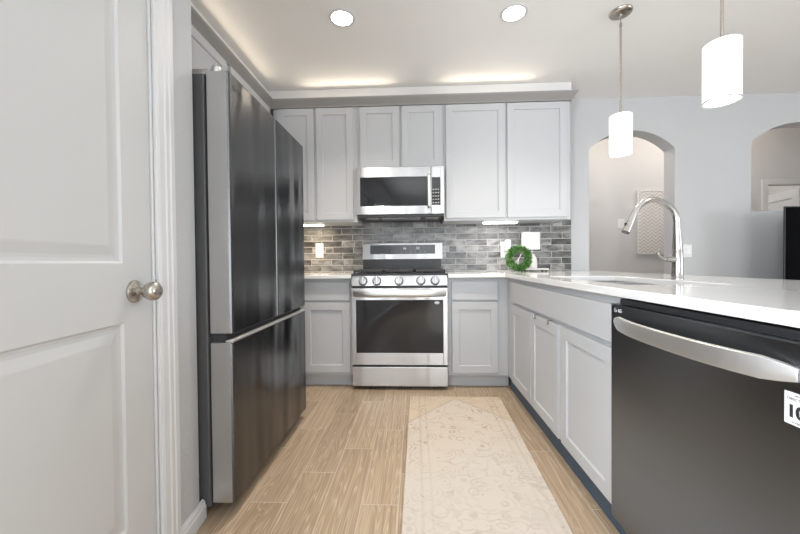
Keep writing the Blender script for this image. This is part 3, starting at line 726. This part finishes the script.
sk_ = MB().slab(fd(0.6785, 0.7045), 0.052, 0.060, 0.0004, 0.0001).build('warranty_sticker', 'sticker_white', dw)
sf = lambda cy, cz: (lambda u, v, n_: (0.6911-n_, cy-u, cz+v))
text('sticker_lettering', '10', sf(0.6585, 0.7285), 0.031, 'sticker_ink', sk_, 0.0002, 0.0014)
text('sticker_lettering', 'YEAR', sf(0.6510, 0.7285), 0.0045, 'sticker_ink', sk_, 0.0002)
text('sticker_lettering', 'DIRECT DRIVE', sf(0.6525, 0.7520), 0.0066, 'sticker_ink', sk_, 0.0002)
text('sticker_lettering', 'MOTOR', sf(0.6525, 0.7590), 0.0045, 'sticker_ink', sk_, 0.0002)
text('sticker_lettering', 'WARRANTY', sf(0.6525, 0.7095), 0.0045, 'sticker_ink', sk_, 0.0002)

# ------------------------------------------------------------------ range
RX0, RX1 = -0.504, 0.251
rg = thing('range', (-0.126, 3.0, 0), 'stainless gas range with five knobs between the base cabinets', 'range')
MB().box(RX0+0.003, RX1-0.003, 2.752, 3.335, 0.030, 0.898).build('body', 'fridge_side', rg, 0.003)
MB().box(RX0, RX1, 2.713, 2.752, 0.030, 0.184).build('storage_drawer', 'bright_steel', rg, 0.004)
od = MB(); wx0, wx1, wz0, wz1 = -0.470, 0.216, 0.294, 0.712
od.box(RX0, wx0, 2.713, 2.752, 0.200, 0.806).box(wx1, RX1, 2.713, 2.752, 0.200, 0.806).box(wx0, wx1, 2.713, 2.752, 0.200, wz0).box(wx0, wx1, 2.713, 2.752, wz1, 0.806)
odo = od.build('oven_door', 'bright_steel', rg, 0.002)
MB().box(wx0, wx1, 2.7145, 2.752, wz0, wz1).build('oven_window', 'oven_glass', odo)
h_ = MB(); pts = []
for k in range(13):
    s = k/12; x = RX0+0.018 + (RX1-RX0-0.036)*s; bow = 1-abs(2*s-1)**6
    pts.append((x, 2.715-0.055*bow, 0.766))
h_.tube(pts, [0.027]*13, 20, sx=0.5)
h_.build('oven_handle', 'handle_silver', odo, smooth=True)
fo = lambda cx_, cz: (lambda u, v, n_: (cx_+u, 2.7140-n_, cz+v))
sx_ = MB(); sx_.prism([(0.020*math.cos(a*math.pi/12), 0.012*math.sin(a*math.pi/12)) for a in range(24)], lambda u, v, t_: (0.168+u, 2.7138-t_, 0.690+v), 0, 0.0006)
sx_.build('oval_sticker', 'sticker_white', odo)
# control panel, sloped
cp = MB(); cp.prism([(2.706, 0.824), (2.752, 0.824), (2.775, 0.906), (2.722, 0.906)], lambda u, v, t_: (t_, u, v), RX0, RX1)
cp.build('control_panel', 'bright_steel', rg, 0.003)
nx = Vector((0, -0.0820, 0.016)).normalized()
for kx in (-0.410, -0.302, -0.128, 0.043, 0.154):
    o0 = Vector((kx, 2.7142, 0.862))
    kb = MB(); kb.lathe([(0.0300, 0.003), (0.0305, 0.010), (0.0295, 0.028), (0.0265, 0.032), (0.004, 0.033)], o0, nx, 36)
    kn = kb.build('knob', 'knob_steel', rg, smooth=True)
    gz = MB(); gz.box(-0.006, 0.006, -0.029, 0.029, 0.031, 0.045)
    gz.bm.transform(Matrix.Translation(o0) @ Vector((0, 0, 1)).rotation_difference(nx).to_matrix().to_4x4() @ Matrix.Rotation(0.0, 4, 'Z'))
    gz.build('knob_grip', 'handle_silver', kn, 0.003)
    MB().lathe([(0.0365, 0.0), (0.0365, 0.002), (0.030, 0.0032)], o0, nx, 36).build('knob_skirt', 'tv_bezel', kn, smooth=True)
ck = MB(); ck.box(RX0, RX1, 2.712, 3.290, 0.9062, 0.920); ck.build('cooktop', 'black_plastic', rg, 0.003)
for i in range(3):
    gx0 = RX0+0.012 + i*0.2437; gx1 = gx0+0.2420
    g_ = MB()
    for yy in (2.745, 3.215): g_.box(gx0, gx1, yy, yy+0.014, 0.932, 0.948)
    for xx in (gx0, gx1-0.014): g_.box(xx, xx+0.014, 2.745, 3.229, 0.932, 0.948)
    g_.box((gx0+gx1)/2-0.006, (gx0+gx1)/2+0.006, 2.759, 3.215, 0.936, 0.950)
    for yy in (2.86, 2.975, 3.09): g_.box(gx0+0.014, gx1-0.014, yy, yy+0.010, 0.936, 0.950)
    for xx in (gx0, gx1-0.014):
        for yy in (2.745, 3.215): g_.box(xx, xx+0.014, yy, yy+0.014, 0.920, 0.932)
    g_.build('grate', 'cast_iron', rg, 0.002)
for bx_, by_, br in ((-0.370, 2.88, 0.045), (-0.370, 3.10, 0.036), (-0.126, 2.98, 0.05), (0.117, 2.88, 0.045), (0.117, 3.10, 0.036)):
    MB().lathe([(br, 0.920), (br, 0.927), (br*0.8, 0.930), (br*0.78, 0.934), (br*0.3, 0.9345)], (bx_, by_, 0), n=28).build('burner', 'cast_iron', rg, smooth=True)
MB().box(RX0+0.008, RX1-0.004, 3.290, 3.335, 0.900, 1.040).build('back_panel', 'black_plastic', rg, 0.002)
bg = MB(); bg.prism([(3.262, 1.036), (3.345, 1.036), (3.345, 1.190), (3.284, 1.190)], lambda u, v, t_: (t_, u, v), RX0+0.006, RX1+0.006)
bgo = bg.build('backguard', 'bright_steel', rg, 0.003)
fbg = lambda u, v: (u, 3.262 + (v-1.036)/0.154*0.022 - 0.0008, v)
def bgpanel(name, m_, u0, u1, v0, v1, n_=0.0, par=bgo):
    q = MB(); q.prism([(u0, v0), (u1, v0), (u1, v1), (u0, v1)], lambda u, v, t_: (fbg(u, v)[0], fbg(u, v)[1]-n_+t_, v), -0.0006, 0.0006)
    return q.build(name, m_, par)
dsp = bgpanel('display', 'display_grey', -0.425, 0.188, 1.086, 1.172)
for q in (-0.108, -0.094): bgpanel('clock_segment', 'logo_light', q, q+0.008, 1.130, 1.146, 0.001, dsp)
bgpanel('touch_pad', 'shade_rim', 0.010, 0.045, 1.128, 1.156, 0.001, dsp)
for i in range(9): bgpanel('touch_mark', 'shade_rim', -0.27+0.045*i, -0.262+0.045*i, 1.104, 1.107, 0.001, dsp)

# ------------------------------------------------------------------ over-the-range microwave
MX0, MX1 = -0.499, 0.250
mw = thing('microwave', (-0.125, BY, 1.39), 'stainless over-the-range microwave with a black window above the range', 'microwave')
MB().box(MX0+0.003, MX1-0.003, 2.985, BY-0.010, 1.395, 1.8205).build('body', 'black_plastic', mw, 0.003)
MY = 2.950
fm = MB(); a0, a1, c0, c1 = -0.465, 0.112, 1.488, 1.734
fm.box(MX0, a0, MY, 2.985, 1.418, 1.819).box(a0, a1, MY, 2.985, 1.418, c0).box(a0, a1, MY, 2.985, c1, 1.819).box(a1, 0.137, MY, 2.985, 1.418, 1.819)
mdo = fm.build('door', 'bright_steel', mw, 0.002)
MB().box(a0, a1, MY+0.0015, 2.985, c0, c1).build('window', 'black_glass', mdo)
fm = MB(); fm.box(0.139, 0.146, MY, 2.985, 1.418, 1.819).box(0.218, MX1, MY, 2.985, 1.418, 1.819).box(0.146, 0.218, MY, 2.985, 1.418, 1.492).box(0.146, 0.218, MY, 2.985, 1.726, 1.819)
cpn = fm.build('control_frame', 'bright_steel', mw, 0.002)
kp = MB().box(0.146, 0.218, MY+0.001, 2.985, 1.492, 1.726).build('keypad', 'black_glass', cpn)
for r_ in range(5):
    for c_ in range(3):
        MB().box(0.153+c_*0.021, 0.165+c_*0.021, MY+0.0002, MY+0.001, 1.506+r_*0.028, 1.516+r_*0.028).build('key', 'shade_rim', kp)
h_ = MB(); pts = [(0.122, MY-0.001, 1.500), (0.122, MY-0.022, 1.512), (0.122, MY-0.030, 1.55), (0.122, MY-0.032, 1.63), (0.122, MY-0.030, 1.71), (0.122, MY-0.022, 1.748), (0.122, MY-0.001, 1.760)]
pts = [(x, y, 1.470 + (z-1.5)*1.05) for x, y, z in pts]
h_.tube(pts, [0.0145]*7, 16, up=(1, 0, 0), sx=0.6); h_.build('door_handle', 'handle_silver', mdo, smooth=True)
emblem(lambda u, v, n_: (-0.478+u, MY-0.0004-n_, 1.446+v), 0.007, 'shade_rim', mdo)
vt_ = MB(); vt_.box(MX0+0.004, MX1-0.004, 2.962, 2.985, 1.395, 1.417); vt_.build('vent_grille', 'black_plastic', mw, 0.002)
for xx in (-0.425, 0.095): MB().box(xx, xx+0.11, 3.02, 3.10, 1.391, 1.396).build('cooktop_lamp', 'lens_clear', mw, 0.002)
MB().box(-0.29, 0.05, 3.02, 3.16, 1.390, 1.396).build('grease_filter', 'sink_steel', mw, 0.002)

# ------------------------------------------------------------------ wall plates
def plate(name, x, z, y, label, cat, kind, w_=0.072, h2=0.118, group=None):
    t = thing(name, (x, y, z), label, cat, group)
    MB().box(x-w_/2, x+w_/2, y-0.006, y-0.0002, z-h2/2, z+h2/2).build('cover_plate', 'white_plastic', t, 0.003)
    if kind == 'switch':
        MB().box(x-0.017, x+0.017, y-0.0095, y-0.006, z-0.034, z+0.034).build('rocker', 'white_ceramic', t, 0.002)
    else:
        for dz in (-0.020, 0.020):
            s_ = MB().box(x-0.016, x+0.016, y-0.0085, y-0.006, z+dz-0.014, z+dz+0.014).build('socket', 'white_ceramic', t, 0.003)
            q = MB()
            for du in (-0.006, 0.006): q.box(x+du-0.001, x+du+0.001, y-0.0092, y-0.0084, z+dz-0.003, z+dz+0.006)
            q.build('slot', 'gasket_dark', s_)
    return t
plate('light_switch', -0.932, 1.130, BY-0.008, 'white rocker switch on the tiled wall between refrigerator and range', 'switch', 'switch', 0.076, 0.140)
plate('wall_outlet', 0.853, 1.120, BY-0.008, 'white outlet on the grey tiles behind the green wreath', 'outlet', 'outlet', 0.074, 0.150)
pg = thing('plug_in_freshener', (0.878, BY-0.02, 1.15), 'white plug-in device on the tile outlet above the wreath', 'plug-in')
MB().box(0.848, 0.905, BY-0.058, BY-0.0175, 1.105, 1.212).build('case', 'white_plastic', pg, 0.010)
MB().box(0.862, 0.890, BY-0.0590, BY-0.0578, 1.112, 1.128).build('vent', 'shade_rim', pg)
plate('light_switch', 2.545, 1.090, BY, 'white switch plate on the painted wall right of the arched doorway', 'switch', 'switch', 0.078, 0.120)
plate('hall_switch', 2.715, 1.49, HY, 'small white switch plate on the hall wall left of the relief panel', 'switch', 'switch', 0.09, 0.12)

# ------------------------------------------------------------------ counter decor
WC = Vector((0.922, 3.125, CZ1+0.119))
wrh = thing('wreath', (WC.x, WC.y, CZ1), 'round green boxwood wreath leaning upright on the counter in front of the tile', 'wreath')
ringm = MB(); R0 = 0.086
n_ = 40
pts = [(WC.x + R0*math.cos(2*math.pi*k/n_), WC.y, WC.z + R0*math.sin(2*math.pi*k/n_)) for k in range(n_+1)]
ringm.tube(pts, 0.006, 8, cap=False, up=(0, 1, 0)); ringm.build('hoop', 'twig_brown', wrh)
lv = MB()
for k in range(2300):
    a = random.uniform(0, 2*math.pi); rr = abs(random.gauss(0, 0.012)); rr = min(rr + 0.007, 0.026); b_ = random.uniform(0, 2*math.pi)
    c = Vector((math.cos(a), 0, math.sin(a))); u = c*math.cos(b_) + Vector((0, 1, 0))*math.sin(b_)
    p = WC + c*R0 + u*rr
    d = (u + Vector((random.uniform(-1, 1), random.uniform(-1, 1), random.uniform(-1, 1)))*0.8).normalized()
    s = d.cross(Vector((random.uniform(-1, 1), random.uniform(-1, 1), random.uniform(-1, 1)))).normalized()
    ln, wd = random.uniform(0.012, 0.020), random.uniform(0.005, 0.008)
    nn = d.cross(s)*0.002
    q = [p, p+d*ln*0.5+s*wd+nn, p+d*ln, p+d*ln*0.5-s*wd+nn]
    if min(v.z for v in q) < CZ1+0.001: continue
    lv.mi = 1 if random.random() < 0.35 else 0
    lv.face([lv.bm.verts.new(v) for v in q])
lv.build('foliage', ['leaf_green', 'leaf_light'], wrh)
tw = MB(); tw.tube([(WC.x-0.018, WC.y-0.004, WC.z-0.062), (WC.x-0.004, WC.y-0.006, WC.z-0.01), (WC.x+0.026, WC.y-0.004, WC.z+0.056)], 0.0032, 8)
tw.tube([(WC.x-0.040, WC.y-0.004, WC.z-0.050), (WC.x-0.006, WC.y-0.008, WC.z-0.002)], 0.0028, 8)
tw.build('twig', 'twig_white', wrh)
# riser tray and small table lamp
TY0, TY1 = 3.165, 3.285
ry = thing('riser_tray', (1.085, 3.225, CZ1), 'low white riser tray on the counter corner beside the wreath', 'tray')
MB().box(0.965, 1.200, TY0, TY1, CZ1+0.014, CZ1+0.028).build('board', 'white_ceramic', ry, 0.003)
for xx in (0.990, 1.180):
    for yy in (TY0+0.016, TY1-0.016):
        MB().lathe([(0.009, 0), (0.011, 0.006), (0.009, 0.0142)], (xx, yy, CZ1), n=16).build('foot', 'twig_brown', ry)
lx, ly, lz = 1.075, 3.225, CZ1+0.028
tl = thing('table_lamp', (lx, ly, lz), 'small white lamp with a square shade on the riser tray', 'lamp')
MB().lathe([(0.030, 0.0), (0.037, 0.004), (0.040, 0.020), (0.040, 0.055), (0.036, 0.085), (0.027, 0.108), (0.018, 0.122), (0.015, 0.132)], (lx, ly, lz), n=32).build('base', 'white_ceramic', tl, smooth=True)
MB().lathe([(0.004, 0.130), (0.004, 0.218)], (lx-0.006, ly, lz), n=12).build('stem', 'nickel', tl)
sh = MB()
def sq(h, z): return [sh.bm.verts.new((lx-0.018+a*h, ly+b2*h*0.62, z)) for a, b2 in ((-1, -1), (1, -1), (1, 1), (-1, 1))]
RR = [sq(0.072, lz+0.172), sq(0.069, lz+0.330), sq(0.066, lz+0.330), sq(0.069, lz+0.172)]
for a, b2 in zip(RR, RR[1:]+RR[:1]):
    for k in range(4): sh.face([a[k], a[(k+1) % 4], b2[(k+1) % 4], b2[k]])
sho = sh.build('lamp_shade', 'lamp_linen', tl, 0.0015)
MB().box(lx-0.018-0.067, lx-0.018+0.067, ly-0.004, ly+0.004, lz+0.216, lz+0.220).build('shade_spider', 'nickel', sho)

# ------------------------------------------------------------------ rug
rgx = (0.285, 2.572)
ru = MB()
q = [(-0.047, 2.570), (0.617, 2.573), (0.545, 0.50), (-0.066, 0.50)]
b0 = [ru.bm.verts.new((x, y, 0.0005)) for x, y in q]; t0 = [ru.bm.verts.new((x, y, 0.009)) for x, y in q]
ru.face(b0[::-1]); ru.face(t0)
for k in range(4): ru.face([b0[k], b0[(k+1) % 4], t0[(k+1) % 4], t0[k]])
off = Vector((0.285, 2.572, 0))
bmesh.ops.translate(ru.bm, verts=ru.bm.verts, vec=-off)
ro_ = ru.build('runner_rug', 'worn_cream_rug', bevel=0.003); ro_.location = off
tag(ro_, 'faded cream runner rug with worn ornament on the wood-look floor', 'rug')

# ------------------------------------------------------------------ lights of the room, and added ones
def downlight(x, y, label, power):
    t = thing('recessed_light', (x, y, CEIL), label, 'light', 'recessed ceiling lights')
    MB().lathe([(0.078, 0.0), (0.082, -0.004), (0.080, -0.007), (0.066, -0.008), (0.064, -0.004)], (x, y, CEIL), n=40, cap=False).build('trim_ring', 'trim_white', t, smooth=True)
    MB().lathe([(0.064, -0.0035), (0.03, -0.0045), (0.002, -0.005)], (x, y, CEIL), n=40).build('lens', 'downlight_lens', t, smooth=True)
    l = bpy.data.lights.new('downlight_beam', 'SPOT'); l.energy = power; l.spot_size = math.radians(125); l.spot_blend = 0.9; l.color = (1.0, 0.90, 0.78); l.shadow_soft_size = 0.06
    o = bpy.data.objects.new('downlight_beam', l); C.objects.link(o); o.parent = t; o.location = (0, 0, -0.02)
downlight(-0.442, 2.158, 'round glowing recessed ceiling light, the left one above the range', 84)
downlight(0.617, 2.175, 'round glowing recessed ceiling light, the right one nearer the pendants', 42)
def pendant(x, y, label, zb=1.663, zt=1.902, r=0.062):
    t = thing('pendant_light', (x, y, CEIL), label, 'pendant light', 'pendant lights over the peninsula')
    MB().lathe([(0.0635, 0.0), (0.0635, -0.006), (0.058, -0.014), (0.044, -0.019), (0.012, -0.021), (0.010, -0.034), (0.003, -0.038)], (x, y, CEIL), n=40).build('canopy', 'nickel', t, smooth=True)
    rd = MB(); rd.lathe([(0.006, zt+0.0), (0.006, CEIL-0.075)], (x, y, 0), n=16); rd.lathe([(0.0085, CEIL-0.090), (0.0085, CEIL-0.070)], (x, y, 0), n=16); rd.lathe([(0.003, CEIL-0.072), (0.003, CEIL-0.036)], (x, y, 0), n=10)
    rd.lathe([(0.018, zt-0.002), (0.018, zt+0.006), (0.010, zt+0.016)], (x, y, 0), n=20)
    rd.build('rod', 'nickel', t, smooth=True)
    s_ = MB(); s_.lathe([(0.016, zt-0.001), (r-0.004, zt-0.001), (r, zt-0.004), (r, zb), (r-0.004, zb), (r-0.004, zt-0.006), (0.016, zt-0.006)], (x, y, 0), n=56, cap=False)
    so_ = s_.build('shade', 'shade_glow', t, smooth=True)
    MB().lathe([(r+0.0008, zb-0.001), (r+0.0008, zb+0.003), (r-0.0046, zb+0.003), (r-0.0046, zb-0.001), (r+0.0008, zb-0.001)], (x, y, 0), n=56, cap=False).build('shade_rim', 'pendant_rim', so_)
    MB().lathe([(r-0.005, zb+0.012), (0.002, zb+0.0121)], (x, y, 0), n=48).build('diffuser', 'bulb_glow', t)
    l = bpy.data.lights.new('pendant_bulb', 'POINT'); l.energy = 2; l.color = (1, 0.96, 0.90); l.shadow_soft_size = 0.05
    o = bpy.data.objects.new('pendant_bulb', l); C.objects.link(o); o.parent = t; o.location = (0, 0, zb-0.06-CEIL)
pendant(1.272, 2.205, 'white glass cylinder pendant hanging in front of the arched doorway')
pendant(1.272, 1.500, 'larger-looking white cylinder pendant hanging nearest the right edge')
# warm ceiling glow from added lights; no lamp stands on the crown ledge
for ux, pw in ((-0.56, 0.8), (0.62, 0.7)):
    area('added_ceiling_glow', (ux, 2.995, 2.450), (-math.radians(92), 0, 0), 0.75, 0.012, pw, (1.0, 0.86, 0.68))
area('added_ceiling_glow', (-1.236, 2.15, 2.450), (0, -math.radians(92), 0), 0.012, 1.3, 0.7, (1.0, 0.84, 0.64))
# unseen ceiling lights, added to brighten the hall
def added_hall_light(x, y, label):
    t = thing('added_hall_dome', (x, y, 3.0), label, 'light')
    MB().lathe([(0.15, 0.0), (0.15, -0.02), (0.12, -0.06), (0.05, -0.08), (0.004, -0.085)], (x, y, 3.0), n=32).build('dome', 'shade_glow', t, smooth=True)
    l = bpy.data.lights.new('added_hall_bulb', 'POINT'); l.energy = 20; l.color = (1, 0.90, 0.80); l.shadow_soft_size = 0.1
    o = bpy.data.objects.new('added_hall_bulb', l); C.objects.link(o); o.parent = t; o.location = (0, 0, -0.16)
added_hall_light(1.75, 4.05, 'added white dome light in the hall, out of sight above the arched doorway')
added_hall_light(3.55, 4.05, 'added white dome light in the hall, out of sight above the pass-through')
added_hall_light(4.6, 5.4, 'added unseen dome light in the room beyond the ajar hall door')

# ------------------------------------------------------------------ hall relief panel, television
pn = thing('wall_art', (3.09, HY, 1.51), 'white chevron relief panel hanging on the hall wall beyond the arch', 'wall art')
MB().box(2.925, 3.345, HY-0.03, HY-0.001, 1.095, 1.905).build('relief', 'chevron_relief', pn, 0.003)
fr_ = MB(); fr_.box(2.915, 2.925, HY-0.035, HY-0.001, 1.085, 1.915).box(3.345, 3.355, HY-0.035, HY-0.001, 1.085, 1.915).box(2.925, 3.345, HY-0.035, HY-0.001, 1.085, 1.095).box(2.925, 3.345, HY-0.035, HY-0.001, 1.905, 1.915)
fr_.build('frame', 'white_ceramic', pn)
tv = thing('television', (3.6, 2.97, 0.72), 'black flat-screen television at the right edge beyond the peninsula', 'television')
MB().box(3.004, 4.20, 2.955, 2.968, 0.775, 1.437).box(3.2, 4.0, 2.968, 2.995, 0.80, 1.2).build('housing', 'black_plastic', tv, 0.003)
MB().box(3.010, 4.194, 2.9535, 2.956, 0.786, 1.429).build('screen', 'tv_black', tv)
MB().box(3.35, 3.85, 2.88, 3.08, 0.7205, 0.735).box(3.55, 3.65, 2.96, 2.99, 0.735, 0.78).build('stand', 'tv_bezel', tv, 0.003)
cs = thing('media_console', (3.6, 3.03, 0), 'dark wood media console hidden below the television', 'console')
MB().box(2.95, 4.30, 2.80, 3.33, 0.08, 0.72).build('body', 'console_wood', cs, 0.004)
for xx in (2.99, 4.22):
    for yy in (2.83, 3.27): MB().box(xx, xx+0.04, yy, yy+0.04, 0.0, 0.0805).build('leg', 'console_wood', cs)
